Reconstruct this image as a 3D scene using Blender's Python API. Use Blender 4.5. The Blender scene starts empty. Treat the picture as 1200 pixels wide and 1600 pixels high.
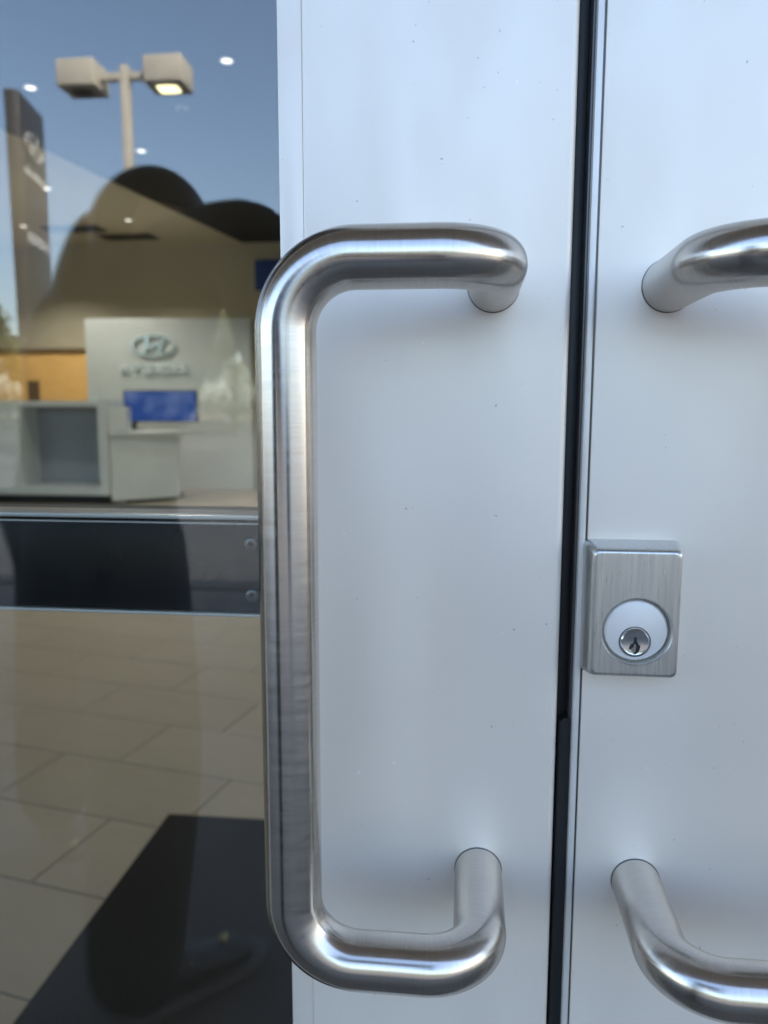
import bpy, bmesh, math, random
from mathutils import Vector, Matrix
R = math.radians
random.seed(7)
SC = bpy.context.scene
COL = SC.collection

# ------------------------------------------------------------------ camera
cam_d = bpy.data.cameras.new('camera')
cam = bpy.data.objects.new('camera', cam_d); COL.objects.link(cam)
CAM = Vector((0.0, -0.397, 1.10))
yaw, pitch, roll = R(6.06), R(7.77), R(.085)
F = Vector((-math.sin(yaw)*math.cos(pitch), math.cos(yaw)*math.cos(pitch), -math.sin(pitch)))
X = Vector((math.cos(yaw), math.sin(yaw), 0)); U = X.cross(F)
X, U = X*math.cos(roll)+U*math.sin(roll), U*math.cos(roll)-X*math.sin(roll)
CM = Matrix((X, U, -F)).transposed().to_4x4(); CM.translation = CAM
cam.matrix_world = CM
cam_d.sensor_fit = 'VERTICAL'; cam_d.sensor_height = 9.8; cam_d.sensor_width = 7.35
cam_d.lens = 9.8*1202/1600
cam_d.shift_y = 9/1600
cam_d.clip_start = 0.004; cam_d.clip_end = 2000
cam_d.dof.use_dof = True; cam_d.dof.focus_distance = 0.352; cam_d.dof.aperture_fstop = 2.6
SC.camera = cam

# ------------------------------------------------------------------ sky, sun, exposure
SUN_EL, SUN_AZ = R(45), R(45)          # azimuth from +Y (behind the building) towards +X
w = bpy.data.worlds.new('World'); SC.world = w; w.use_nodes = True
nt = w.node_tree
sky = nt.nodes.new('ShaderNodeTexSky'); sky.sky_type = 'NISHITA'; sky.sun_disc = False
sky.sun_elevation = SUN_EL; sky.sun_rotation = SUN_AZ
sky.air_density = 1.0; sky.dust_density = 2.6; sky.ozone_density = 1.0
bg = nt.nodes['Background']; bg.inputs['Strength'].default_value = 0.15
nt.links.new(sky.outputs['Color'], bg.inputs['Color'])
sl = bpy.data.lights.new('sun', 'SUN'); sl.energy = 3.6; sl.angle = R(0.5); sl.color = (1, .955, .88)
so = bpy.data.objects.new('sun', sl); COL.objects.link(so)
sd = Vector((math.sin(SUN_AZ)*math.cos(SUN_EL), math.cos(SUN_AZ)*math.cos(SUN_EL), math.sin(SUN_EL)))
so.rotation_euler = sd.to_track_quat('Z', 'Y').to_euler(); so.location = (0, 0, 30)
SC.view_settings.view_transform = 'Standard'; SC.view_settings.look = 'None'
SC.view_settings.gamma = 1; SC.view_settings.use_curve_mapping = False
SC.view_settings.exposure = 2.3
SC.render.engine = 'CYCLES'
SC.cycles.use_denoising = True
SC.cycles.max_bounces = 14; SC.cycles.transparent_max_bounces = 16; SC.cycles.glossy_bounces = 6; SC.cycles.diffuse_bounces = 4
SC.cycles.sample_clamp_indirect = 8
SC.cycles.caustics_reflective = True; SC.cycles.blur_glossy = 0.3

# ------------------------------------------------------------------ materials
def mat(name, col, rough=.5, metal=0., spec=.5, **kw):
    m = bpy.data.materials.new(name); m.use_nodes = True
    b = m.node_tree.nodes['Principled BSDF']
    b.inputs['Base Color'].default_value = (*col, 1)
    b.inputs['Roughness'].default_value = rough; b.inputs['Metallic'].default_value = metal
    b.inputs['Specular IOR Level'].default_value = spec
    for k, v in kw.items(): b.inputs[k].default_value = v
    return m
def N(m, t, **kw):
    n = m.node_tree.nodes.new(t)
    for k, v in kw.items():
        if k in n.inputs.keys(): n.inputs[k].default_value = v
        else: setattr(n, k, v)
    return n
def L(m, a, b): m.node_tree.links.new(a, b)
def coords(m, scale=(1, 1, 1), out='Object'):
    t = N(m, 'ShaderNodeTexCoord'); mp = N(m, 'ShaderNodeMapping'); mp.inputs['Scale'].default_value = scale
    L(m, t.outputs[out], mp.inputs['Vector']); return mp.outputs['Vector']
def BS(m): return m.node_tree.nodes['Principled BSDF']
def ramp(m, src, p0, c0, p1, c1):
    r = N(m, 'ShaderNodeValToRGB'); e = r.color_ramp.elements
    e[0].position, e[0].color = p0, (*c0, 1); e[1].position, e[1].color = p1, (*c1, 1)
    L(m, src, r.inputs['Fac']); return r.outputs['Color']
def vary(m, scale, c0, c1, stretch=(1, 1, 1), detail=5, p0=.35, p1=.65):
    n = N(m, 'ShaderNodeTexNoise', Scale=scale, Detail=detail); L(m, coords(m, stretch), n.inputs['Vector'])
    L(m, ramp(m, n.outputs['Fac'], p0, c0, p1, c1), BS(m).inputs['Base Color']); return n
def rough_noise(m, scale, r0, r1, stretch=(1, 1, 1), out='Object'):
    n = N(m, 'ShaderNodeTexNoise', Scale=scale, Detail=6.); L(m, coords(m, stretch, out), n.inputs['Vector'])
    mr = N(m, 'ShaderNodeMapRange'); mr.inputs['From Min'].default_value = .3; mr.inputs['From Max'].default_value = .7
    mr.inputs['To Min'].default_value = r0; mr.inputs['To Max'].default_value = r1
    L(m, n.outputs['Fac'], mr.inputs['Value']); L(m, mr.outputs['Result'], BS(m).inputs['Roughness'])
def bump(m, scale, strength, dist, stretch=(1, 1, 1), out='Object', detail=3.):
    n = N(m, 'ShaderNodeTexNoise', Scale=scale, Detail=detail); L(m, coords(m, stretch, out), n.inputs['Vector'])
    b = N(m, 'ShaderNodeBump', Strength=strength, Distance=dist); L(m, n.outputs['Fac'], b.inputs['Height'])
    L(m, b.outputs['Normal'], BS(m).inputs['Normal'])

def specks(m, base_socket, scale, size, keep, col, stretch=(1, 1, 1), rot=0, amt=.6):
    """sparse small marks (dust, chips) mixed over a colour"""
    v = N(m, 'ShaderNodeTexVoronoi', Scale=scale); nz = N(m, 'ShaderNodeTexNoise', Scale=scale*2.2, Detail=2.)
    c = coords(m, stretch)
    if rot: c.node.inputs['Rotation'].default_value = (0, rot, 0); c.node.vector_type = 'TEXTURE'; c.node.inputs['Scale'].default_value = tuple(1/q for q in stretch)
    va = N(m, 'ShaderNodeVectorMath', operation='MULTIPLY_ADD'); L(m, nz.outputs['Color'], va.inputs[0])
    va.inputs[1].default_value = (.5/scale,)*3; L(m, c, va.inputs[2])
    L(m, c, nz.inputs['Vector']); L(m, va.outputs['Vector'], v.inputs['Vector'])
    lt = N(m, 'ShaderNodeMath', operation='LESS_THAN'); lt.inputs[1].default_value = size; L(m, v.outputs['Distance'], lt.inputs[0])
    sp = N(m, 'ShaderNodeSeparateColor'); L(m, v.outputs['Color'], sp.inputs[0])
    g = N(m, 'ShaderNodeMath', operation='LESS_THAN'); g.inputs[1].default_value = keep; L(m, sp.outputs[0], g.inputs[0])
    mu = N(m, 'ShaderNodeMath', operation='MULTIPLY'); L(m, lt.outputs[0], mu.inputs[0]); L(m, g.outputs[0], mu.inputs[1])
    m2 = N(m, 'ShaderNodeMath', operation='MULTIPLY'); L(m, mu.outputs[0], m2.inputs[0]); m2.inputs[1].default_value = amt
    mx = N(m, 'ShaderNodeMix', data_type='RGBA'); L(m, m2.outputs[0], mx.inputs['Factor'])
    L(m, base_socket, mx.inputs['A']); mx.inputs['B'].default_value = (*col, 1)
    return mx.outputs['Result']

# clear anodised aluminium of the door
ALU = mat('anodised_aluminium', (.83, .775, .71), .36, .38)
n_ = N(ALU, 'ShaderNodeTexNoise', Scale=9., Detail=6.); L(ALU, coords(ALU, (1, 1, .35)), n_.inputs['Vector'])
c_ = ramp(ALU, n_.outputs['Fac'], .3, (.825, .757, .68), .7, (.865, .793, .713))
c_ = specks(ALU, c_, 70, .045, .55, (.34, .34, .35)); c_ = specks(ALU, c_, 52, .035, .4, (.97, .97, .97)); c_ = specks(ALU, c_, 150, .06, .30, (.5, .5, .5))
c_ = specks(ALU, c_, 60, .05, .10, (.95, .95, .95), (1, 1, .07), R(62), .55); c_ = specks(ALU, c_, 48, .05, .08, (.55, .55, .56), (1, 1, .10), R(-35), .5)
L(ALU, c_, BS(ALU).inputs['Base Color'])
rough_noise(ALU, 26, .36, .50, (1, 1, .4)); bump(ALU, 900, .02, .0005)
ALU2 = mat('aluminium_strip', (.74, .72, .69), .38, .35)
n_ = N(ALU2, 'ShaderNodeTexNoise', Scale=60., Detail=6.); L(ALU2, coords(ALU2, (1, 1, .3)), n_.inputs['Vector'])
c_ = ramp(ALU2, n_.outputs['Fac'], .3, (.66, .635, .60), .7, (.76, .735, .70))
L(ALU2, specks(ALU2, c_, 160, .09, .05, (.12, .11, .1)), BS(ALU2).inputs['Base Color'])
# satin stainless steel of the pulls (uv: u round the tube, v along it, in metres)
SST = mat('satin_stainless', (.56, .525, .49), .2, 1.)
n_ = N(SST, 'ShaderNodeTexNoise', Scale=1., Detail=5.); L(SST, coords(SST, (45, 1300, 1), 'UV'), n_.inputs['Vector'])
L(SST, ramp(SST, n_.outputs['Fac'], .3, (.565, .522, .478), .7, (.64, .594, .548)), BS(SST).inputs['Base Color'])
rough_noise(SST, 1, .19, .26, (40, 300, 1), 'UV')
BS(SST).inputs['Anisotropic'].default_value = .72; BS(SST).inputs['Anisotropic Rotation'].default_value = .25
tg = N(SST, 'ShaderNodeTangent', direction_type='UV_MAP', uv_map='UVMap'); L(SST, tg.outputs[0], BS(SST).inputs['Tangent'])
n1 = N(SST, 'ShaderNodeTexNoise', Scale=1., Detail=4.); L(SST, coords(SST, (60, 5200, 1), 'UV'), n1.inputs['Vector'])
n2 = N(SST, 'ShaderNodeTexNoise', Scale=1., Detail=5.); L(SST, coords(SST, (500, 160, 1), 'UV'), n2.inputs['Vector'])
ad = N(SST, 'ShaderNodeMath', operation='ADD'); L(SST, n1.outputs['Fac'], ad.inputs[0]); L(SST, n2.outputs['Fac'], ad.inputs[1])
b_ = N(SST, 'ShaderNodeBump', Strength=.075, Distance=.00004); L(SST, ad.outputs[0], b_.inputs['Height']); L(SST, b_.outputs['Normal'], BS(SST).inputs['Normal'])
# brushed nickel of the lock
NIK = mat('brushed_nickel', (.64, .63, .60), .3, 1.)
vary(NIK, 30, (.58, .575, .55), (.68, .67, .64), (30, 30, 1)); rough_noise(NIK, 40, .26, .40, (40, 40, 1.5)); bump(NIK, 60, .12, .0002, (45, 45, 1.5))
CYL = mat('satin_chrome', (.82, .80, .775), .45, .3)
CHR = mat('bright_chrome', (.62, .62, .62), .13, 1.)
DRK = mat('keyway_black', (.012, .012, .012), .5)
RUB = mat('black_rubber', (.012, .013, .016), .42, 0, .4); vary(RUB, 60, (.010, .011, .013), (.02, .021, .024), (1, 1, .1))
DSTR = mat('dark_anodised_strip', (.10, .10, .105), .3, .6)
BAR = mat('exit_bar_black', (.010, .011, .014), .3); rough_noise(BAR, 20, .22, .42)
BARE = mat('bar_edge_aluminium', (.9, .9, .9), .3, .4)
BART = mat('bar_grey', (.22, .22, .21), .5)
SCRW = mat('black_screw', (.20, .20, .20), .3, .8)

def glass(name, ior, tint):
    m = bpy.data.materials.new(name); m.use_nodes = True; t = m.node_tree; t.nodes.clear()
    o = t.nodes.new('ShaderNodeOutputMaterial'); mx = t.nodes.new('ShaderNodeMixShader'); fr = t.nodes.new('ShaderNodeFresnel')
    fr.inputs['IOR'].default_value = ior
    tr = t.nodes.new('ShaderNodeBsdfTransparent'); tr.inputs['Color'].default_value = (*tint, 1)
    gl = t.nodes.new('ShaderNodeBsdfGlossy'); gl.inputs['Roughness'].default_value = 0.0
    # the fresnel of a thin sheet is the same from both sides
    ge = t.nodes.new('ShaderNodeNewGeometry'); mi = t.nodes.new('ShaderNodeMix'); mi.data_type = 'FLOAT'
    mi.inputs['A'].default_value = ior; mi.inputs['B'].default_value = 1/ior*1.0
    t.links.new(ge.outputs['Backfacing'], mi.inputs['Factor'])
    t.links.new(mi.outputs[0], fr.inputs['IOR'])
    t.links.new(fr.outputs[0], mx.inputs['Fac']); t.links.new(tr.outputs[0], mx.inputs[1]); t.links.new(gl.outputs[0], mx.inputs[2])
    t.links.new(mx.outputs[0], o.inputs['Surface'])
    return m
GLASS = glass('coated_glass', 1.97, (.91, .925, .905))

CONC = mat('concrete', (.36, .35, .33), .85); vary(CONC, 3, (.115, .104, .090), (.155, .141, .122), detail=9); bump(CONC, 90, .3, .002)
ASPH = mat('asphalt', (.055, .055, .057), .9); vary(ASPH, 8, (.042, .042, .044), (.07, .07, .07), detail=10); bump(ASPH, 160, .5, .004)
EARTH = mat('dry_earth', (.26, .21, .15), .95); vary(EARTH, .3, (.2, .165, .11), (.30, .25, .18), detail=10)
PANEL = mat('light_metal_cladding', (.62, .63, .63), .4, .2)
CANO = mat('warm_white_soffit', (.58, .53, .47), .7)
ROOF = mat('roof_membrane', (.5, .5, .5), .8)
TILE = mat('beige_porcelain_tile', (.42, .38, .30), .36, 0, .45)
oi = N(TILE, 'ShaderNodeObjectInfo'); n_ = N(TILE, 'ShaderNodeTexNoise', Scale=5., Detail=7.); L(TILE, coords(TILE, (1, 3, 1)), n_.inputs['Vector'])
ma = N(TILE, 'ShaderNodeMath', operation='MULTIPLY_ADD'); L(TILE, oi.outputs['Random'], ma.inputs[0]); ma.inputs[1].default_value = .5
m3 = N(TILE, 'ShaderNodeMath', operation='MULTIPLY'); m3.inputs[1].default_value = .6; L(TILE, n_.outputs['Fac'], m3.inputs[0]); L(TILE, m3.outputs[0], ma.inputs[2])
L(TILE, ramp(TILE, ma.outputs[0], .1, (.31, .272, .212), .9, (.39, .347, .277)), BS(TILE).inputs['Base Color'])
GROUT = mat('grey_grout', (.16, .145, .12), .9)
MAT = mat('charcoal_mat', (.022, .021, .021), .95, 0, .2); bump(MAT, 400, .8, .003); vary(MAT, 200, (.015, .015, .015), (.032, .031, .031))
TANP = mat('tan_painted_ceiling', (.48, .43, .33), .8)
TANW = mat('taupe_wall_paint', (.36, .34, .27), .8); vary(TANW, .5, (.50, .465, .36), (.54, .50, .39))
BLKC = mat('black_ceiling', (.012, .012, .013), .9)
WHTD = mat('white_laminate', (.74, .76, .76), .35); vary(WHTD, 2, (.66, .71, .71), (.71, .76, .76))
GREYD = mat('grey_laminate', (.34, .37, .42), .4)
WOOD = mat('honey_wood', (.48, .29, .11), .45); vary(WOOD, 3, (.70, .42, .14), (.80, .50, .19), (1, 1, 9))
DWOOD = mat('dark_wood', (.12, .075, .04), .5)
SIGNBLUE = mat('blue_print', (.02, .07, .30), .5)
VENT = mat('dark_vent', (.05, .045, .04), .7)
TRIMW = mat('white_trim', (.8, .8, .78), .4)
BEIGE = mat('beige_lamp_paint', (.50, .46, .38), .55); vary(BEIGE, 6, (.47, .43, .355), (.53, .49, .41))
BRONZE = mat('dark_bronze_cladding', (.055, .052, .05), .45, .3)
WHITEL = mat('white_sign_face', (.85, .85, .85), .5)
SIGNG = mat('pale_grey_sign_face', (.42, .42, .41), .5)
def emit(name, col, s):
    m = bpy.data.materials.new(name); m.use_nodes = True; t = m.node_tree; t.nodes.clear()
    o = t.nodes.new('ShaderNodeOutputMaterial'); e = t.nodes.new('ShaderNodeEmission')
    e.inputs['Color'].default_value = (*col, 1); e.inputs['Strength'].default_value = s
    t.links.new(e.outputs[0], o.inputs['Surface']); return m
LEDM = emit('downlight_glow', (1, .95, .86), 0.7)
LAMPM = emit('lamp_glow', (1, .90, .50), 3.2)
SCREEN = bpy.data.materials.new('blue_screen'); SCREEN.use_nodes = True
BS(SCREEN).inputs['Base Color'].default_value = (.01, .02, .05, 1); BS(SCREEN).inputs['Roughness'].default_value = .25
n_ = N(SCREEN, 'ShaderNodeTexNoise', Scale=2.6, Detail=2.); L(SCREEN, coords(SCREEN), n_.inputs['Vector'])
L(SCREEN, ramp(SCREEN, n_.outputs['Fac'], .45, (.008, .035, .17), .75, (.12, .16, .30)), BS(SCREEN).inputs['Emission Color'])
BS(SCREEN).inputs['Emission Strength'].default_value = .32
BARK = mat('bark', (.12, .09, .065), .9); bump(BARK, 20, .6, .02, (1, 1, .2))
LEAF = mat('leaf', (.09, .11, .03), .6); oi = N(LEAF, 'ShaderNodeTexNoise', Scale=1.3, Detail=3.); L(LEAF, coords(LEAF), oi.inputs['Vector'])
L(LEAF, ramp(LEAF, oi.outputs['Fac'], .35, (.05, .075, .02), .65, (.14, .14, .04)), BS(LEAF).inputs['Base Color'])
BS(LEAF).inputs['Transmission Weight'].default_value = 0
SKIN = mat('skin', (.42, .26, .18), .5); CLOTH = mat('dark_jacket_cloth', (.03, .027, .025), .9); bump(CLOTH, 300, .4, .002)
PANTS = mat('dark_trousers_cloth', (.026, .021, .018), .9); HAIR = mat('dark_hair', (.02, .014, .01), .5)
SHOE = mat('black_shoe', (.05, .048, .045), .5); PHONE = mat('phone_body', (.03, .03, .035), .25, .3)

# ------------------------------------------------------------------ helpers
def link(name, me, m=None, parent=None):
    o = bpy.data.objects.new(name, me); COL.objects.link(o)
    if m is not None and me is not None: me.materials.append(m)
    if parent is not None: o.parent = parent
    return o
def obj(name, bm, m, parent=None, smooth=True, ang=35):
    bmesh.ops.recalc_face_normals(bm, faces=bm.faces)
    me = bpy.data.meshes.new(name); bm.to_mesh(me); bm.free()
    if smooth:
        for p in me.polygons: p.use_smooth = True
        me.set_sharp_from_angle(angle=R(ang))
    return link(name, me, m, parent)
def thing(name, label, cat, loc=(0, 0, 0), rz=0, group=None):
    o = bpy.data.objects.new(name, None); COL.objects.link(o); o.location = loc; o.rotation_euler = (0, 0, rz)
    o.empty_display_size = .1; return tag(o, label, cat, group)
def tag(o, label, cat, group=None):
    o['label'] = label; o['category'] = cat
    if group: o['group'] = group
    return o
def kind(o, k): o['kind'] = k; return o
def box(bm, x0, x1, y0, y1, z0, z1, bev=0, seg=2, M=None):
    vs = [bm.verts.new((x, y, z)) for x in (x0, x1) for y in (y0, y1) for z in (z0, z1)]
    fs = [(0, 1, 3, 2), (4, 6, 7, 5), (0, 4, 5, 1), (2, 3, 7, 6), (0, 2, 6, 4), (1, 5, 7, 3)]
    f = [bm.faces.new([vs[i] for i in q]) for q in fs]
    if bev:
        e = list({e for q in f for e in q.edges})
        r = bmesh.ops.bevel(bm, geom=e, offset=bev, segments=seg, affect='EDGES', profile=.5)
        vs = list({v for q in r['faces'] for v in q.verts} | {v for v in vs if v.is_valid})
    if M is not None: bmesh.ops.transform(bm, matrix=M, verts=[v for v in vs if v.is_valid])
    return bm
def bx(*a, **k): return box(bmesh.new(), *a, **k)
def lathe(prof, n=48, axis='y', c=(0, 0, 0)):
    """prof = [(radius, along)], closed with caps when radius 0"""
    bm = bmesh.new(); rings = []
    for r, a in prof:
        ring = []
        for i in range(n if r > 0 else 1):
            t = 2*math.pi*i/n; p, q = r*math.cos(t), r*math.sin(t)
            v = (p, a, q) if axis == 'y' else ((p, q, a) if axis == 'z' else (a, p, q))
            ring.append(bm.verts.new((v[0]+c[0], v[1]+c[1], v[2]+c[2])))
        rings.append(ring)
    for A, B in zip(rings, rings[1:]):
        for i in range(n):
            j = (i+1) % n
            if len(A) == 1 and len(B) == 1: break
            if len(A) == 1: bm.faces.new((A[0], B[i], B[j]))
            elif len(B) == 1: bm.faces.new((A[i], A[j], B[0]))
            else: bm.faces.new((A[i], A[j], B[j], B[i]))
    return bm
def prism(pts, z0, z1, axis='z'):
    """extrude a polygon (list of 2-D points) along an axis"""
    bm = bmesh.new()
    def P(p, h): return (p[0], p[1], h) if axis == 'z' else ((p[0], h, p[1]) if axis == 'y' else (h, p[0], p[1]))
    a = [bm.verts.new(P(p, z0)) for p in pts]; b = [bm.verts.new(P(p, z1)) for p in pts]
    bm.faces.new(a); bm.faces.new(b)
    for i in range(len(pts)):
        j = (i+1) % len(pts); bm.faces.new((a[i], a[j], b[j], b[i]))
    return bm
def fillet(pts, radii, step=R(6)):
    out = [Vector(pts[0])]
    for i in range(1, len(pts)-1):
        p, a, b = Vector(pts[i]), Vector(pts[i-1]), Vector(pts[i+1]); r = radii[i-1]
        u, v = (a-p).normalized(), (b-p).normalized(); ang = u.angle(v); d = r/math.tan(ang/2)
        c = p+(u+v).normalized()*(r/math.sin(ang/2)); s, e = p+u*d, p+v*d
        k = max(2, int((math.pi-ang)/step))
        for q in range(k+1):
            w_ = (s-c).normalized().slerp((e-c).normalized(), q/k); out.append(c+w_*r)
    out.append(Vector(pts[-1])); return out
def sweep(path, rad, n=48, caps=True, densify=.004):
    P = [path[0]]
    for a, b in zip(path, path[1:]):
        k = max(1, int((b-a).length/densify))
        P += [a.lerp(b, (i+1)/k) for i in range(k)]
    bm = bmesh.new(); uv = bm.loops.layers.uv.new('UVMap'); T = (P[1]-P[0]).normalized()
    nrm = T.orthogonal().normalized(); rings = []; s = 0; S = []
    for i, p in enumerate(P):
        t = ((P[i+1]-p) if i == 0 else (p-P[i-1]) if i == len(P)-1 else (P[i+1]-P[i-1])).normalized()
        nrm = (T.rotation_difference(t) @ nrm); nrm = (nrm-t*nrm.dot(t)).normalized(); T = t; bi = t.cross(nrm)
        if i: s += (p-P[i-1]).length
        S.append(s); r = rad(i/(len(P)-1)) if callable(rad) else rad
        rings.append([bm.verts.new(p+(nrm*math.cos(2*math.pi*k/n)+bi*math.sin(2*math.pi*k/n))*r) for k in range(n)])
    c = 2*math.pi*(rad(0) if callable(rad) else rad)
    for i in range(len(rings)-1):
        for k in range(n):
            j = (k+1) % n; f = bm.faces.new((rings[i][k], rings[i][j], rings[i+1][j], rings[i+1][k]))
            for l, q in zip(f.loops, ((k, i), (k+1, i), (k+1, i+1), (k, i+1))): l[uv].uv = (c*q[0]/n, S[q[1]])
    if caps: bm.faces.new(rings[0]); bm.faces.new(rings[-1])
    return bm
def merge(*bms):
    out = bms[0]
    for b in bms[1:]:
        me = bpy.data.meshes.new('tmp'); b.to_mesh(me); b.free(); out.from_mesh(me); bpy.data.meshes.remove(me)
    return out
# ================================================================== STRUCTURE: ground outside
kind(obj('terrain', bx(-400, 400, -500, 60, -.6, -.165), EARTH), 'structure')
kind(obj('parking_lot', bx(-150, 150, -150, -4.4, -.16, -.13), ASPH), 'structure')
pv = kind(obj('pavement', bx(-14, 14, -4.2, 3, -.15, -.02), CONC), 'structure')
sl_me = None
for i in range(-5, 6):
    for j in range(2):
        if sl_me is None:
            o = obj('slab', bx(-.996, .996, -1.026, 1.026, -.02, -.004, bev=.006), CONC, pv); sl_me = o.data
        else: o = link('slab', sl_me, None, pv)
        o.location = (i*2.0-.45, -1.06-j*2.06, 0)
kind(obj('kerb', bx(-14, 14, -4.4, -4.2, -.15, -.004, bev=.02), CONC), 'structure')

# ================================================================== STRUCTURE: showroom interior
YB = 12.6                    # back wall
fl = kind(obj('showroom_floor', bx(-9, 6, .06, YB, -.15, -.004), GROUT), 'structure')
ca, sa = math.cos(R(-11.5)), math.sin(R(-11.5))
tile_me = None; rest = bmesh.new(); ntile = 0
for r_ in range(-12, 62):
    for c_i in range(-22, 18):
        u0 = c_i*.6+(r_ % 3)*.2-.02; v0 = r_*.3+.06
        cx_, cy_ = ca*(u0+.3)-sa*(v0+.15), sa*(u0+.3)+ca*(v0+.15)
        if not (-8.6 < cx_ < 5.6 and .42 < cy_ < YB-.35): continue
        if -.45 < cx_ < .58 and cy_ < 1.2: continue                    # under the mat
        t_ = cy_+.397; near = -.74*t_-.3 < cx_ < -.2*t_+.25 and cy_ < 10.3
        if near and ntile < 300:
            if tile_me is None:
                o = obj('tile', bx(-.2982, .2982, -.1482, .1482, -.004, .004, bev=.0012, seg=1), TILE, fl); tile_me = o.data
            else: o = link('tile', tile_me, None, fl)
            o.location = (cx_, cy_, 0); o.rotation_euler = (0, 0, R(-11.5)); ntile += 1
        else:
            Mx = Matrix.Translation((cx_, cy_, 0)) @ Matrix.Rotation(R(-11.5), 4, 'Z')
            box(rest, -.2982, .2982, -.1482, .1482, -.004, .004, M=Mx)
kind(obj('tile_field', rest, TILE, fl, smooth=False), 'stuff')

kind(obj('back_wall', bx(-9.2, 6.2, YB, YB+.2, -.15, 4.3), TANW), 'structure')
kind(obj('side_wall', bx(-9.2, -9, .06, YB, -.15, 4.3), TANW), 'structure')
kind(obj('side_wall', bx(6, 6.2, .06, YB, -.15, 4.3), TANW), 'structure')
kind(obj('black_ceiling', bx(-9, 6, .06, YB, 3.906, 4.1), BLKC), 'structure')
kind(obj('tan_soffit', prism([(-9, .08), (-5.9, .08), (-3.77, YB-.002), (-9, YB-.002)], 3.9, 3.9045), TANP), 'structure')

# ================================================================== storefront building
sf = thing('storefront', 'silver framed glass storefront with light metal cladding around the two doors', 'storefront')
zh = 2.16
obj('cladding', merge(bx(-9.2, 6.2, -.05, .25, 3.62, 6.4), bx(-12, -9.2, -.05, .25, -.02, 6.4), bx(6.2, 10, -.05, .25, -.02, 6.4)), PANEL, sf)
obj('roof', bx(-12, 10, .25, YB+.6, 4.5, 4.9), ROOF, sf)
obj('parapet', bx(-12, 10, YB+.6, YB+.9, -.1, 6.4), PANEL, sf)
obj('canopy', bx(-6.5, 6.0, -2.15, -.052, 3.45, 3.75, bev=.01), CANO, sf)
obj('canopy_edge', bx(-6.52, 6.02, -2.20, -2.152, 3.40, 3.80, bev=.004), PANEL, sf)
# mullions, head and sill of the glazing
for x in (-8.95, -6.9, -4.9, -2.9, -.985, 1.075, 3.0, 4.5, 5.95):
    obj('mullion', bx(x-.04, x+.04, -.02, .10, -.02, 3.62, bev=.002), ALU, sf)
obj('head_member', bx(-.945, 1.035, -.018, .098, zh, zh+.06, bev=.002), ALU, sf)
obj('threshold', bx(-.945, 1.035, -.01, .08, -.003, .012, bev=.003), ALU2, sf)
xs = (-8.95, -6.9, -4.9, -2.9, -.985, 1.075, 3.0, 4.5, 5.95)
for a, b in zip(xs, xs[1:]):
    z0 = zh+.07 if a == -.985 else .11
    obj('window_pane', bx(a+.035, b-.035, .035, .041, z0, 3.58), GLASS, sf, smooth=False)
    if a != -.985: obj('sill_member', bx(a+.04, b-.04, -.018, .098, -.02, .12, bev=.002), ALU, sf)

# ================================================================== the two doors
def stile(x0, x1, z0=.02, z1=2.145, r0=.0012, r1=.0012, depth=.045):
    """vertical extrusion with rounded front corners (radius r0 at x0, r1 at x1)"""
    p = [(x0, depth)]
    def arc(cx, cy, r, a0, a1): return [(cx+r*math.cos(a0+(a1-a0)*i/6), cy+r*math.sin(a0+(a1-a0)*i/6)) for i in range(7)]
    p += arc(x0+r0, r0, r0, math.pi, 1.5*math.pi); p += arc(x1-r1, r1, r1, 1.5*math.pi, 2*math.pi); p.append((x1, depth))
    return prism(p, z0, z1)
HZ0, HZ1 = .8509, 1.1623
def pull(parent, mt_, mb_, side, dz=0):
    """offset pull: two posts from the stile, bent sideways, joined by the vertical grip"""
    pr, z0, z1 = .0773, HZ0+dz, HZ1+dz; xt, xb = mt_+.0874*side, mb_+.0854*side
    P = [(mt_, .002, z1), (mt_, -pr, z1), (xt, -pr, z1), (xb, -pr, z0), (mb_, -pr, z0), (mb_, .002, z0)]
    h = obj('pull_handle', sweep(fillet(P, [.0255, .0295, .0295, .0255], R(4)), .0127, 64), SST, parent, ang=60)
    for m_, z in ((mt_, z1), (mb_, z0)):
        obj('contact_shade_ring', lathe([(.0124, -.0005), (.01295, -.0005), (.0130, -.0002), (.0130, .0002)], 48, 'y', (m_, 0, z)), DSTR, h)  # thin dark ring added for the shade line where tube meets stile
    return h
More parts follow.
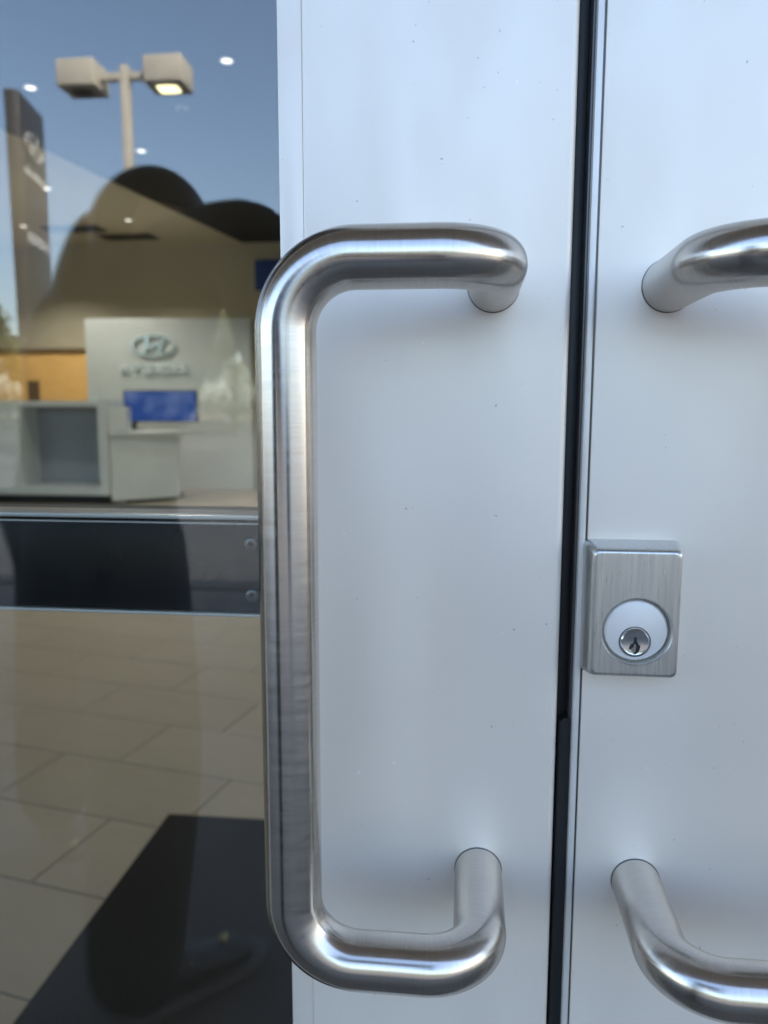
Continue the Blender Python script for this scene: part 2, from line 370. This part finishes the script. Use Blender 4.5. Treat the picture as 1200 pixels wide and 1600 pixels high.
def door(name, label, x_in0, x_in1, side):
    """side=-1: glass lies to the left of the meeting stile"""
    d = thing(name, label, 'door', (0, 0, 0), 0, 'entrance doors')
    s = side; W = .905
    xo = x_in0 if s < 0 else x_in1                     # glass side edge of the meeting stile
    xe = x_in1 if s < 0 else x_in0                     # meeting edge
    xh = xe+s*W                                        # hinge edge
    xg = xh-s*.127                                     # glass side of the hinge stile
    a, b = sorted((xh, xg)); obj('stile', stile(a, b), ALU, d)
    st = obj('stile', stile(x_in0, x_in1, r0=.0008 if s < 0 else .0006, r1=.0035 if s < 0 else .0008), ALU, d)
    a, b = sorted((xo, xg))
    obj('bottom_rail', bx(a, b, .0006, .0445, .02, .24, bev=.0008), ALU, d)
    obj('top_rail', bx(a, b, .0006, .0445, 2.02, 2.145, bev=.0008), ALU, d)
    k = .0125
    obj('glass_stop', bx(a+.0001, a+k, .0009, .0155, .2402, 2.0198, bev=.0007), ALU, d)
    obj('glass_stop', bx(b-k, b-.0001, .0009, .0155, .2402, 2.0198, bev=.0007), ALU, d)
    obj('glass_stop', bx(a+k, b-k, .001, .0155, .2402, .253, bev=.0007), ALU, d)
    obj('glass_stop', bx(a+k, b-k, .001, .0155, 2.007, 2.0198, bev=.0007), ALU, d)
    obj('glass_pane', bx(a+.006, b-.006, .0162, .0222, .246, 2.014), GLASS, d, smooth=False)
    # exit bar on the room side, seen through the glass
    bz0, bz1 = .9813, 1.0412
    e = obj('exit_bar', merge(bx(a+.002, b+.02, .031, .052, bz0+.0025, bz1-.0055, bev=.0012)), BAR, d)
    obj('top_edge', bx(a+.002, b+.02, .0295, .056, bz1-.0025, bz1, bev=.0006), BARE, e)
    obj('top_lip', bx(a+.002, b+.02, .0304, .034, bz1-.0052, bz1-.0044), BARE, e)
    obj('cap_strip', bx(a+.002, b+.02, .0565, .086, bz1-.012, bz1-.0015, bev=.001), BART, e)
    obj('bottom_edge', bx(a+.002, b+.02, .0300, .056, bz0, bz0+.0018, bev=.0005), BARE, e)
    for z in (1.0246, .9944):
        xsc = -.1225 if s < 0 else (a+.0395)
        obj('screw', lathe([(.0012, .0312), (.0014, .0296), (.0021, .0290), (.0035, .0296), (.0043, .0310)], 24, 'y', (xsc, 0, z)), SCRW, e)
        obj('screw_recess', lathe([(0, .0301), (.0015, .0301)], 6, 'y', (xsc, 0, z)), DRK, e)
    return d, st

d1, st1 = door('glass_door', 'silver aluminium door with glass pane and full pull handle beside the gap', -.0830, .0502, -1)
pull(d1, .0123, .0102, -1)
d2, st2 = door('glass_door', 'silver aluminium door carrying the key lock box on its stile', .0625, .1955, 1)
pull(d2, .0965, .0945, 1, -.001)
# meeting edge of the lock-side door: thin light strip, groove, dark lip and the black weather seal
obj('edge_strip', bx(.0582, .0615, -.0002, .044, .02, 2.145, bev=.0008), ALU2, d2)
obj('edge_groove', bx(.0613, .0627, .0016, .044, .02, 2.145), DSTR, d2)
obj('seal_lip', bx(.0568, .0582, .0045, .040, .02, 2.145, bev=.0004), DSTR, d2)
obj('weather_seal', bx(.0510, .0570, .0150, .036, .02, 2.145, bev=.001), RUB, d2)
ag = obj('lower_seal', merge(stile(.0519, .0579, .02, 1.1-.1615, .0022, .0006, .018), ), RUB, d2)
for v in ag.data.vertices:
    v.co.y += .0035
    if v.co.z > .9 and v.co.x < .0540: v.co.z -= .0030*(1-(v.co.x-.0519)/.0021)

# lock box
def rrect(x0, x1, z0, z1, r, n=10):
    pts = []
    for cx, cz, a0 in ((x1-r, z1-r, 0), (x0+r, z1-r, 90), (x0+r, z0+r, 180), (x1-r, z0+r, 270)):
        pts += [(cx+r*math.cos(R(a0+90*i/n)), cz+r*math.sin(R(a0+90*i/n))) for i in range(n+1)]
    out = []
    for a, b in zip(pts, pts[1:]+pts[:1]):
        out.append(a); dd = math.hypot(b[0]-a[0], b[1]-a[1]); k = 12 if dd > .01 else 0
        out += [(a[0]+(b[0]-a[0])*i/(k+1), a[1]+(b[1]-a[1])*i/(k+1)) for i in range(1, k+1)]
    return out
HC = (.0857, .9926)
lx0, lx1, lz0, lz1 = .0606, .1087, 1.1-.1335, 1.1-.0635
rings = []
for ins, y, rr in ((0, .0005, .0036), (.0004, -.0014, .0036), (.0022, -.0128, .0034), (.0026, -.0143, .0032), (.0032, -.0154, .003), (.0040, -.0159, .0026), (.0045, -.0160, .0024), (.0048, -.0160, .0022)):
    rings.append([(p[0], y, p[1]) for p in rrect(lx0+ins, lx1-ins, lz0+ins, lz1-ins, rr)])
base = rings[-1]; angs = [math.atan2(p[2]-HC[1], p[0]-HC[0]) for p in base]
for r_, y in ((.0178, -.0160), (.0174, -.0160), (.0171, -.0157), (.0168, -.0148), (.0161, -.0105), (.0150, -.0100)):
    rings.append([(HC[0]+r_*math.cos(a), y, HC[1]+r_*math.sin(a)) for a in angs])
bm = bmesh.new(); R_ = [[bm.verts.new(p) for p in rg] for rg in rings]
for A, B in zip(R_, R_[1:]):
    n = len(A)
    for i in range(n): bm.faces.new((A[i], A[(i+1) % n], B[(i+1) % n], B[i]))
lock = obj('lock_box', bm, NIK, d2, ang=40)
obj('lock_cylinder', lathe([(.0154, -.0085), (.0154, -.0125), (.0150, -.0132), (.0142, -.0135), (0, -.0137)], 72, 'y', (HC[0], 0, HC[1])), CYL, lock, ang=50)
PC = (HC[0]-.0004, HC[1]-.0057)
obj('plug_ring', lathe([(.0071, -.0130), (.0073, -.0140), (.0077, -.0140), (.0079, -.0132)], 56, 'y', (PC[0], 0, PC[1])), DSTR, lock)
obj('key_plug', lathe([(.0070, -.0130), (.0070, -.0143), (.0064, -.0149), (.0058, -.0147), (0, -.0146)], 56, 'y', (PC[0], 0, PC[1])), CHR, lock)
kw = [(-.0006, .0026), (.0007, .0026), (.0007, .0008), (.0016, -.0008), (.0026, -.0020), (.0020, -.0046), (.0006, -.0060), (-.0004, -.0062), (-.0014, -.0040), (-.0030, -.0034), (-.0024, -.0014), (-.0007, -.0002)]
obj('keyway', prism([(PC[0]+x, PC[1]+z) for x, z in kw], -.01485, -.0140, 'y'), DRK, lock, smooth=False)
kt = [(-.0004, -.0004), (.0004, -.0014), (.0003, -.0040), (-.0002, -.0052), (-.0014, -.0048), (-.0020, -.0034), (-.0008, -.0022)]
obj('key_ward', prism([(PC[0]+x, PC[1]+z) for x, z in kt], -.0151, -.0143, 'y'), CHR, lock, smooth=False)

# ================================================================== inside the showroom
tag(obj('entrance_mat', bx(-.795, .925, .09, 1.51, .0042, .0105, bev=.002), MAT), 'black walk-off mat lying on beige tiles inside the door', 'mat')

dk = thing('reception_desk', 'white reception desk with open grey niche in front of the panel', 'desk', (0, 0, 0))
y0 = 8.3
# open niche front: top, posts, plinth, recessed grey panels
obj('counter_top', prism([(-7.2, y0), (-4.19, y0), (-4.36, y0+.75), (-7.2, y0+.75)], 1.17, 1.235), WHTD, dk, smooth=False)
obj('end_post', prism([(-4.31, y0), (-4.19, y0), (-4.36, y0+.75), (-4.48, y0+.75)], .12, 1.17), WHTD, dk, smooth=False)
obj('left_post', prism([(-5.62, y0), (-5.30, y0), (-5.35, y0+.55), (-5.62, y0+.55)], .12, 1.17), WHTD, dk, smooth=False)
obj('left_front', bx(-7.2, -5.63, y0+.03, y0+.7, .12, 1.17), WHTD, dk, smooth=False)
obj('bottom_shelf', prism([(-5.30, y0), (-4.31, y0), (-4.48, y0+.75), (-5.35, y0+.75)], .12, .22), WHTD, dk, smooth=False)
obj('niche_back', bx(-5.34, -4.45, y0+.5, y0+.52, .22, 1.17), GREYD, dk, smooth=False)
obj('plinth', prism([(-7.1, y0+.12), (-4.30, y0+.12), (-4.36, y0+.72), (-7.1, y0+.72)], 0.004, .12), DRK, dk, smooth=False)
# lower return counter on the right
obj('return_front', prism([(-4.187, y0+.03), (-3.60, y0+.62), (-3.60, y0+.68), (-4.26, y0+.68)], .05, .83), WHTD, dk, smooth=False)
obj('return_top', prism([(-4.18, y0), (-3.52, y0+.60), (-3.45, y0+1.25), (-4.34, y0+1.25), (-4.34, y0+.76)], .832, .875), WHTD, dk, smooth=False)
obj('return_side', prism([(-4.185, y0+.005), (-4.02, y0+.165), (-4.12, y0+.5), (-4.26, y0+.5)], .88, 1.17), WHTD, dk, smooth=False)
obj('return_plinth', prism([(-4.1, y0+.2), (-3.7, y0+.62), (-3.7, y0+1.1), (-4.2, y0+1.1)], .004, .05), DRK, dk, smooth=False)

sc_ = thing('desk_screen', 'wide blue display standing behind the white reception desk', 'screen', (-3.93, 9.28, .878))
obj('housing', bx(-.49, .49, -.02, .03, .10, .505, bev=.006), DRK, sc_); obj('display', bx(-.478, .478, -.0225, -.0205, .112, .493), SCREEN, sc_, smooth=False)
obj('stand', merge(bx(-.40, -.34, .0, .03, .012, .11), bx(-.46, -.26, -.07, .1, 0, .012, bev=.003)), DRK, sc_)
bxo = tag(obj('card_holder', merge(bx(-.05, .05, -.04, .04, 0, .01), bx(-.05, .05, -.01, .04, .0105, .13, bev=.004)), WHTD), 'small white holder standing on the desk counter by the screen', 'holder'); bxo.location = (-4.42, 8.42, 1.236)

pn = thing('logo_panel', 'tall white panel with raised chrome emblem and lettering behind the desk', 'panel', (-4.19, 10.25, .004), R(4))
obj('body', bx(-1.17, 1.17, 0, .42, 0, 2.40, bev=.006), WHTD, pn)
def emblem(parent, cx, y, cz, wd, ht, m, th=.02):
    bm = bmesh.new(); n = 64
    ring = lambda a, b, yy: [bm.verts.new((cx+a*math.cos(2*math.pi*i/n), yy, cz+b*math.sin(2*math.pi*i/n))) for i in range(n)]
    A, B, C_, D = ring(wd/2, ht/2, y), ring(wd/2, ht/2, y-th), ring(wd/2*.90, ht/2*.86, y-th), ring(wd/2*.90, ht/2*.86, y)
    for P_, Q in ((A, B), (B, C_), (C_, D)):
        for i in range(n): bm.faces.new((P_[i], P_[(i+1) % n], Q[(i+1) % n], Q[i]))
    e = obj('emblem', bm, m, parent)
    def ribbon(name, c, w0):
        L_, Rr = [], []
        for i, (px, pz) in enumerate(c):
            a = Vector(c[min(i+1, len(c)-1)])-Vector(c[max(i-1, 0)]); nn = Vector((-a.y, a.x)).normalized()
            ww = w0[i]/2; L_.append((cx+(px+nn.x*ww)*wd, cz+(pz+nn.y*ww)*wd)); Rr.append((cx+(px-nn.x*ww)*wd, cz+(pz-nn.y*ww)*wd))
        obj(name, prism(L_+Rr[::-1], y-th*.95, y, 'y'), m, e, ang=30)
    def bez(a, b, c, n=9): return [((1-t)**2*a[0]+2*t*(1-t)*b[0]+t*t*c[0], (1-t)**2*a[1]+2*t*(1-t)*b[1]+t*t*c[1]) for t in [i/(n-1) for i in range(n)]]
    ribbon('left_stroke', bez((-.13, .225), (-.15, 0), (-.24, -.17)), [.10, .10, .095, .09, .085, .08, .08, .08, .08])
    ribbon('right_stroke', bez((.24, .17), (.15, 0), (.13, -.225)), [.08, .08, .08, .08, .085, .09, .095, .10, .10])
    ribbon('cross_stroke', bez((-.17, -.06), (.02, .02), (.17, .06)), [.05, .06, .07, .08, .08, .08, .07, .06, .05])
    return e
def letters(word, parent, cx, y, cz, height, width, m, th=.015):
    tx = []; x = 0
    for ch in word:
        c = bpy.data.curves.new('t', 'FONT'); c.body = ch; c.size = 1; c.offset = .018; c.extrude = .02
        o = bpy.data.objects.new('t', c); COL.objects.link(o); bpy.context.view_layer.update()
        me = bpy.data.meshes.new_from_object(o.evaluated_get(bpy.context.evaluated_depsgraph_get()))
        bpy.data.objects.remove(o); xx = [v.co.x for v in me.vertices]; wdt = max(xx)-min(xx)
        tx.append((me, x-min(xx))); x += wdt+.13
    k = width/(x-.13); kh = height/.70
    for me, dx in tx:
        zz = [v.co.z for v in me.vertices]; z0, z1 = min(zz), max(zz)
        for v in me.vertices:
            px, pz, py = v.co.x, v.co.y, v.co.z
            v.co = ((px+dx)*k, -(py-z0)/(z1-z0)*th, pz*kh)
        me.name = 'letter'; o = link('letter', me, m, parent); o.location = (cx-width/2, y, cz-height/2)
emblem(pn, -.20, -.003, 2.02, .62, .31, CHR, .03)
letters('HYUNDAI', pn, -.20, -.003, 1.70, .125, .93, mat('polished_letters', (.85, .88, .88), .25, .6), .03)

wp = thing('wood_partition', 'low honey coloured wood wall behind the desk at far left', 'partition', (0, 0, 0))
obj('body', bx(-9, -5.9, 12.0, 12.15, .004, 2.1), WOOD, wp); obj('cap', bx(-9, -5.88, 11.97, 12.18, 2.1, 2.15), DWOOD, wp)
obj('door_opening', bx(-7.33, -7.13, 11.985, 11.999, 1.15, 1.62), DWOOD, wp)
tag(obj('wall_banner', bx(-3.55, -1.6, YB-.03, YB-.003, 3.12, 3.62), SIGNBLUE), 'plain blue banner high on the back wall right of the panel', 'banner')
for (x, y, ww) in ((-6.05, 11.35, .9), (-5.45, 11.95, .9)):
    v = thing('ceiling_vent', 'dark slotted air vent set in the tan soffit, %s' % ('left one of the pair' if x < -6 else 'right one of the pair'), 'vent', (x, y, 3.895), 0, 'air vents in the soffit')
    obj('frame', bx(-ww/2, ww/2, -.2, .2, -.008, 0), VENT, v)
    for k in range(5): obj('slat', bx(-ww/2+.04, ww/2-.04, -.17+k*.075, -.13+k*.075, -.02, -.009), VENT, v)

def downlight(x, y, z, label, lit, e=60, grp='recessed ceiling downlights'):
    t = thing('downlight', label, 'downlight', (x, y, z), 0, grp)
    obj('trim_ring', lathe([(.043, -.001), (.046, -.010), (.056, -.007), (.058, 0)], 32, 'z'), TRIMW, t)
    obj('diffuser', lathe([(0, -.004), (.043, -.004)], 32, 'z'), LEDM if lit else VENT, t)
    if lit:
        l = bpy.data.lights.new('downlight_lamp', 'SPOT'); l.energy = e; l.spot_size = R(125); l.spot_blend = .6; l.shadow_soft_size = .07; l.color = (1, .93, .82)
        lo = bpy.data.objects.new('downlight_lamp', l); COL.objects.link(lo); lo.parent = t; lo.location = (0, 0, -.03)
EN = 54
for x, y, z, lb, lit, k_ in (
    (-1.96, 6.05, 3.905, 'lit downlight in the black ceiling, rightmost beside the door stile', True, .5),
    (-3.82, 6.38, 3.905, 'lit downlight in the black ceiling, just above the dark pylon reflection', True, .5),
    (-3.54, 8.05, 3.905, 'lit downlight in the black ceiling, right of the lamp pole reflection', True, .6),
    (-2.67, 6.95, 3.905, 'faint downlight in the black ceiling below the lit lamp head reflection', False, 0),
    (-5.30, 9.26, 3.895, 'lit downlight in the tan soffit beside the pylon reflection', True, .8),
    (-4.97, 10.9, 3.895, 'lit downlight in the tan soffit farthest back, above the panel', True, 1.0),
    (-6.72, 11.1, 3.895, 'lit downlight in the tan soffit above the honey wood wall, leftmost', True, 1.0)):
    downlight(x, y, z, lb, lit, EN*k_)
for x, y in ((-3.4, 3.0), (-1.2, 3.0), (1.0, 3.0), (3.2, 3.0), (.4, 6.2), (2.8, 6.2), (-.6, 9.2), (2.0, 9.2)):  # unseen lamps added to brighten floor and room, carrying on the visible grid
    downlight(x, y, 3.905, 'added lit downlight in the black ceiling out of view beyond the door stile', True, EN*(.34 if y < 4 else .5))

# ================================================================== outside, seen mirrored in the glass
lp = thing('parking_lamp', 'tall beige parking lot lamp with two box heads, one lit', 'lamp post', (-5.25, -11.6, -.13))
obj('base', lathe([(0, .75), (.26, .75), (.28, .70), (.28, 0)], 32, 'z'), CONC, lp)
obj('pole', bx(-.065, .065, -.065, .065, .76, 6.45, bev=.012), BEIGE, lp)
obj('arm', merge(bx(-.385, -.066, -.05, .05, 6.24, 6.35, bev=.006), bx(.066, .385, -.05, .05, 6.24, 6.35, bev=.006)), BEIGE, lp)
for s in (-1, 1):
    x = s*.68
    h = obj('lamp_head', bx(x-.30, x+.30, -.27, .27, 6.10, 6.49, bev=.03, seg=3), BEIGE, lp)
    obj('lens', bx(x-.15, x+.15, -.12, .12, 6.08, 6.099, bev=.02), LAMPM if s > 0 else VENT, h)

th_ = math.atan2(.978, .207)
py = thing('pylon_sign', 'dark bronze pylon sign with white emblem and lettering across the lot', 'sign', (-12.03, -20.53, -.13), th_)
Wp, Tp, Hp = 1.98, .36, 9.5
obj('body', bx(-Wp/2, Wp/2, -Tp/2, Tp/2, 0, Hp, bev=.02), BRONZE, py)
emblem(py, 0, -Tp/2-.002, 8.35, 1.35, .68, SIGNG, .05)
letters('HYUNDAI', py, 0, -Tp/2-.002, 7.55, .22, 1.5, SIGNG, .04)
obj('name_band', bx(-.86, .86, -Tp/2-.012, -Tp/2-.001, 5.72, 6.02), SIGNG, py)
obj('plinth', bx(-Wp/2-.15, Wp/2+.15, -Tp/2-.15, Tp/2+.15, 0, .3, bev=.03), CONC, py)

def leaf_mesh(blobs, n, size, seed):
    rnd = random.Random(seed); V = []; Fc = []
    for k in range(n):
        c, r = rnd.choice(blobs)
        d = Vector((rnd.gauss(0, 1), rnd.gauss(0, 1), rnd.gauss(0, 1))).normalized()*(r*rnd.uniform(.35, 1.05))
        p = Vector(c)+Vector((d.x, d.y, d.z*.8)); s = size*rnd.uniform(.6, 1.4)
        a = Vector((rnd.gauss(0, 1), rnd.gauss(0, 1), rnd.gauss(0, 1))).normalized(); b = a.orthogonal().normalized()
        i = len(V); V += [p-a*s, p+b*s*.4, p+a*s, p-b*s*.4]; Fc.append((i, i+1, i+2, i+3))
    me = bpy.data.meshes.new('crown'); me.from_pydata(V, [], Fc); return me
def tree(label, x, y, h, seed, group=None):
    rnd = random.Random(seed); t = thing('broadleaf_tree', label, 'tree', (x, y, -.15), rnd.uniform(0, 6), group)
    tr = sweep([Vector((0, 0, 0)), Vector((.05, .02, h*.3)), Vector((-.04, .05, h*.6)), Vector((0, 0, h*.85))], lambda q: h*.026*(1-.8*q), 12, densify=h*.05)
    blobs = []
    for k in range(11):
        a = k*2.4; rr = h*.23*rnd.uniform(.5, 1.25); z = h*rnd.uniform(.38, .86)
        e = Vector((rr*math.cos(a), rr*math.sin(a), z)); blobs.append((tuple(e), h*rnd.uniform(.10, .17)))
        tr = merge(tr, sweep([Vector((0, 0, z*.6)), Vector((e.x*.5, e.y*.5, z*.85)), e], lambda q: h*.008*(1-.7*q), 6, densify=h*.06))
    obj('trunk', tr, BARK, t)
    link('crown', leaf_mesh(blobs+[((0, 0, h*.88), h*.13)], 7000, h*.018, seed), LEAF, t)
    return t
tree('olive green tree behind the pylon sign at the far left edge', -17.2, -26.0, 5.4, 3)
tree_row = ((-25, -34, 7), (-20.5, -40, 6.6), (-16.2, -41, 7.4), (-12, -39, 6.8), (-7.6, -41, 7.5), (-3, -40, 6.9), (2, -41, 7.6), (7, -40, 7), (12, -41, 7.4), (18, -40, 6.8))
proto = None
for i, (x, y, h) in enumerate(tree_row):
    if i < 3:
        t = tree('broadleaf tree in the green row across the parking lot', x, y, h, 10+i, 'trees across the parking lot'); proto = (proto or [])+[t]
    else:
        p = proto[i % 3]; t = p.copy(); COL.objects.link(t); t.location = (x, y, -.15); t.rotation_euler = (0, 0, i*1.3)
        for q in [o for o in bpy.data.objects if o.parent == p]:
            c = q.copy(); COL.objects.link(c); c.parent = t
hg = thing('hedge', 'long dark green hedge along the far edge of the parking lot', 'hedge', (0, -37.5, -.15))
link('foliage', leaf_mesh([((x*.9-27, random.uniform(-.3, .3), z), .85) for x in range(55) for z in (.6, 1.3, 1.9)], 14000, .13, 99), LEAF, hg)

# ------------------------------------------------------------------ the person taking the photo, reflected in the glass
pe = thing('person', 'person in dark jacket and trousers reflected, leaning in with raised arm and phone', 'person', (0, 0, 0))
def skin_ready(name, nodes, edges, m, parent, root=0, sub=2):
    me = bpy.data.meshes.new(name); me.from_pydata([n[0] for n in nodes], edges, [])
    o = link(name, me, m, parent); md = o.modifiers.new('skin', 'SKIN'); md.use_smooth_shade = True
    if not len(me.skin_vertices):
        bm = bmesh.new(); bm.from_mesh(me); bm.verts.layers.skin.verify(); bm.to_mesh(me); bm.free()
    for i, n in enumerate(nodes):
        sv = me.skin_vertices[0].data[i]; sv.radius = (n[1], n[2] if len(n) > 2 else n[1]); sv.use_root = (i == root)
    sb = o.modifiers.new('subdiv', 'SUBSURF'); sb.levels = sub; sb.render_levels = sub; return o
P_ = dict(pel=(-.76, -1.07, .90), wst=(-.72, -1.05, 1.06), chs=(-.70, -1.03, 1.20), nek=(-.61, -.99, 1.325), hd=(-.575, -.973, 1.405),
  ls=(-.79, -1.12, 1.295), le=(-.92, -1.20, 1.06), lw=(-.90, -1.08, .86), rs=(-.52, -.91, 1.335), re=(-.30, -.64, 1.340), rw=(-.075, -.475, 1.10),
  lh=(-.85, -1.13, .84), lk=(-.94, -1.20, .45), la=(-1.045, -1.33, .09), rh=(-.66, -1.00, .84), rk=(-.575, -.855, .46), ra=(-.580, -.775, .085))
V_ = lambda k: Vector(P_[k])
body = [(P_['pel'], .12, .10), (P_['wst'], .11, .09), (P_['chs'], .125, .095), (P_['nek'], .05), (V_('hd'), .07),
  (P_['ls'], .055), (P_['le'], .04), (P_['lw'], .028), (P_['rs'], .055), (P_['re'], .04), (P_['rw'], .028),
  (P_['lh'], .075), (P_['lk'], .052), (P_['la'], .036), (P_['rh'], .075), (P_['rk'], .052), (P_['ra'], .036)]
be = [(0, 1), (1, 2), (2, 3), (3, 4), (2, 5), (5, 6), (6, 7), (2, 8), (8, 9), (9, 10), (0, 11), (11, 12), (12, 13), (0, 14), (14, 15), (15, 16)]
skin_ready('body', body, be, SKIN, pe)
jk = [(tuple(V_('pel')+Vector((.03, .03, -.22))), .235, .18), (P_['pel'], .165, .14), (P_['wst'], .175, .14), (P_['chs'], .18, .15), (tuple(V_('nek')-Vector((.01, 0, .02))), .07),
  (P_['ls'], .085), (P_['le'], .065), (tuple(V_('lw')+Vector((0, 0, .03))), .048), (P_['rs'], .10), (P_['re'], .064), (tuple(V_('rw').lerp(V_('re'), .08)), .05), (tuple(V_('re').lerp(V_('rw'), .42)+Vector((0, 0, -.085))), .095)]
skin_ready('jacket', jk, [(0, 1), (1, 2), (2, 3), (3, 4), (3, 5), (5, 6), (6, 7), (3, 8), (8, 9), (9, 11), (11, 10)], CLOTH, pe, 1)
tr_ = [(P_['pel'], .135, .12), (P_['lh'], .115), (P_['lk'], .098), (tuple(V_('la')+Vector((0, 0, -.02))), .09), (P_['rh'], .125), (P_['rk'], .112), (tuple(V_('ra')+Vector((0, .015, -.06))), .085)]
skin_ready('trousers', tr_, [(0, 1), (1, 2), (2, 3), (0, 4), (4, 5), (5, 6)], PANTS, pe)
# head with face, turned towards the door and the phone
bm = bmesh.new(); bmesh.ops.create_uvsphere(bm, u_segments=32, v_segments=24, radius=1)
for v in bm.verts:
    x, y, z = v.co; jaw = 1-.28*max(0, -z)**1.5
    fx = x*.078*jaw; fy = y*.098*(1-.10*max(0, -z)); fz = z*.118
    if y < -.3: fy -= .018*math.exp(-((x/.16)**2+((z+.12)/.20)**2))          # nose
    if y < -.3: fy += .007*(math.exp(-(((abs(x)-.36)/.17)**2+((z-.10)/.12)**2)))   # eye sockets
    if y < -.3: fy -= .004*math.exp(-((x/.3)**2+((z+.42)/.08)**2))           # lips
    v.co = (fx, fy, fz)
hd = obj('head', bm, SKIN, pe); hd.location = P_['hd']; hd.rotation_euler = (R(12), 0, R(88))
for s in (-1, 1):
    bm = bmesh.new(); bmesh.ops.create_uvsphere(bm, u_segments=12, v_segments=8, radius=.0115); e = obj('eye', bm, WHITEL, hd); e.location = (s*.030, -.081, .011)
    bm = bmesh.new(); bmesh.ops.create_uvsphere(bm, u_segments=12, v_segments=8, radius=.03)
    for v in bm.verts: v.co.x *= .3; v.co.y *= .6
    e = obj('ear', bm, SKIN, hd); e.location = (s*.079, .008, 0)
obj('mouth', bx(-.022, .022, -.0985, -.094, -.052, -.047, bev=.002), mat('lip', (.30, .12, .10), .5), hd)
bm = bmesh.new(); bmesh.ops.create_uvsphere(bm, u_segments=32, v_segments=24, radius=1)
bmesh.ops.delete(bm, geom=[v for v in bm.verts if (v.co.y < -.15 and v.co.z < .42) or v.co.z < -.8], context='VERTS')
for v in bm.verts: v.co = (v.co.x*.094, v.co.y*.112+.006, v.co.z*.130+.004)
hr = obj('hair', bm, HAIR, hd); so_ = hr.modifiers.new('thickness', 'SOLIDIFY'); so_.thickness = .012
skin_ready('long_hair', [(tuple(V_('hd')+Vector((-.035, .0, .045))), .08), (tuple(V_('hd')+Vector((-.105, -.03, -.02))), .085), (tuple(V_('hd')+Vector((-.17, -.06, -.11))), .075), (tuple(V_('hd')+Vector((-.215, -.08, -.19))), .05)], [(0, 1), (1, 2), (2, 3)], HAIR, pe)
def shoe(a, toe):
    a, toe = Vector(a), Vector(toe); d = (toe-a).normalized()
    sh = skin_ready('shoe', [(tuple(a-d*.035+Vector((0, 0, .04))), .038, .035), (tuple(a+d*.06+Vector((0, 0, .055))), .040, .045), (tuple(a+d*.15+Vector((0, 0, .036))), .044, .032), (tuple(toe-d*.03+Vector((0, 0, .030))), .036, .024)], [(0, 1), (1, 2), (2, 3)], SHOE, pe)
    n = Vector((-d.y, d.x, 0)); pts = []
    for q, w_ in ((-.06, .02), (-.03, .036), (.06, .038), (.15, .048), (.21, .046), (.25, .026), (.262, .0)): pts.append((q, w_))
    out = [a+d*q+n*w_ for q, w_ in pts]+[a+d*q-n*w_ for q, w_ in pts[-2::-1]]
    obj('sole', prism([(p.x, p.y) for p in out], .0, .022), SOLE, sh)
    for k in range(4):
        p = a+d*(.085+.022*k)+Vector((0, 0, .082-.010*k))
        obj('lace', sweep([p-n*.03-Vector((0, 0, .008)), p, p+n*.03-Vector((0, 0, .008))], .0035, 8), LACE, sh)
    p = a+d*.165+Vector((0, 0, .068)); bm = bmesh.new(); bmesh.ops.create_uvsphere(bm, u_segments=10, v_segments=8, radius=.009)
    e = obj('eyelet', bm, BRASS, sh); e.location = p
    return sh
SOLE = mat('grey_sole', (.16, .15, .14), .7); LACE = mat('grey_lace', (.22, .21, .20), .8); BRASS = mat('brass', (.9, .75, .35), .3, .6)
shoe((-.575, -.80, 0), (-.40, -.99, 0)); shoe((-1.045, -1.33, 0), (-.90, -1.19, 0))
# phone held upright at the camera's place, its back to the door
ph = thing('phone', 'dark phone held up in front of the doors by the reflected person', 'phone', CAM-F*.014)
ph.matrix_world = Matrix.Translation(CAM-F*.012) @ CM.to_3x3().to_4x4()
obj('shell', bx(-.018, .054, -.125, .022, .0, .0085, bev=.003), PHONE, ph)
obj('camera_bump', bx(-.014, .022, -.018, .018, -.0025, -.0002, bev=.001), PHONE, ph)
# hands: palm with five bent fingers each
def hand(wrist, d, up, grip, thumb_side):
    w0 = Vector(wrist); d = Vector(d).normalized(); up = Vector(up).normalized(); sd_ = d.cross(up).normalized(); g = Vector(grip).normalized()
    nodes = [(tuple(w0-d*.02), .026, .020), (tuple(w0+d*.035), .036, .016), (tuple(w0+d*.075), .038, .014)]; ed = [(0, 1), (1, 2)]
    hd_ = skin_ready('hand', nodes, ed, SKIN, pe)
    for k, ln in enumerate((.068, .078, .072, .056)):
        b = w0+d*.080+up*(.030-.019*k)
        n = [(tuple(b-d*.02), .0095), (tuple(b+d*ln*.42), .009), (tuple(b+d*ln*.62+g*ln*.32), .0085), (tuple(b+d*ln*.60+g*ln*.62), .0075)]
        skin_ready('finger', n, [(0, 1), (1, 2), (2, 3)], SKIN, hd_)
    b = w0+d*.025+up*.028*thumb_side
    skin_ready('thumb', [(tuple(b), .012), (tuple(b+d*.03+up*.024*thumb_side+g*.01), .0105), (tuple(b+d*.055+up*.03*thumb_side+g*.025), .009)], [(0, 1), (1, 2)], SKIN, hd_)
hand(P_['rw'], (.62, .25, -.35), (-.1, .1, 1), (.2, .3, 0), 1)
hand(P_['lw'], (.05, .1, -1), (.9, .4, 0), (.35, -.2, 0), 1)
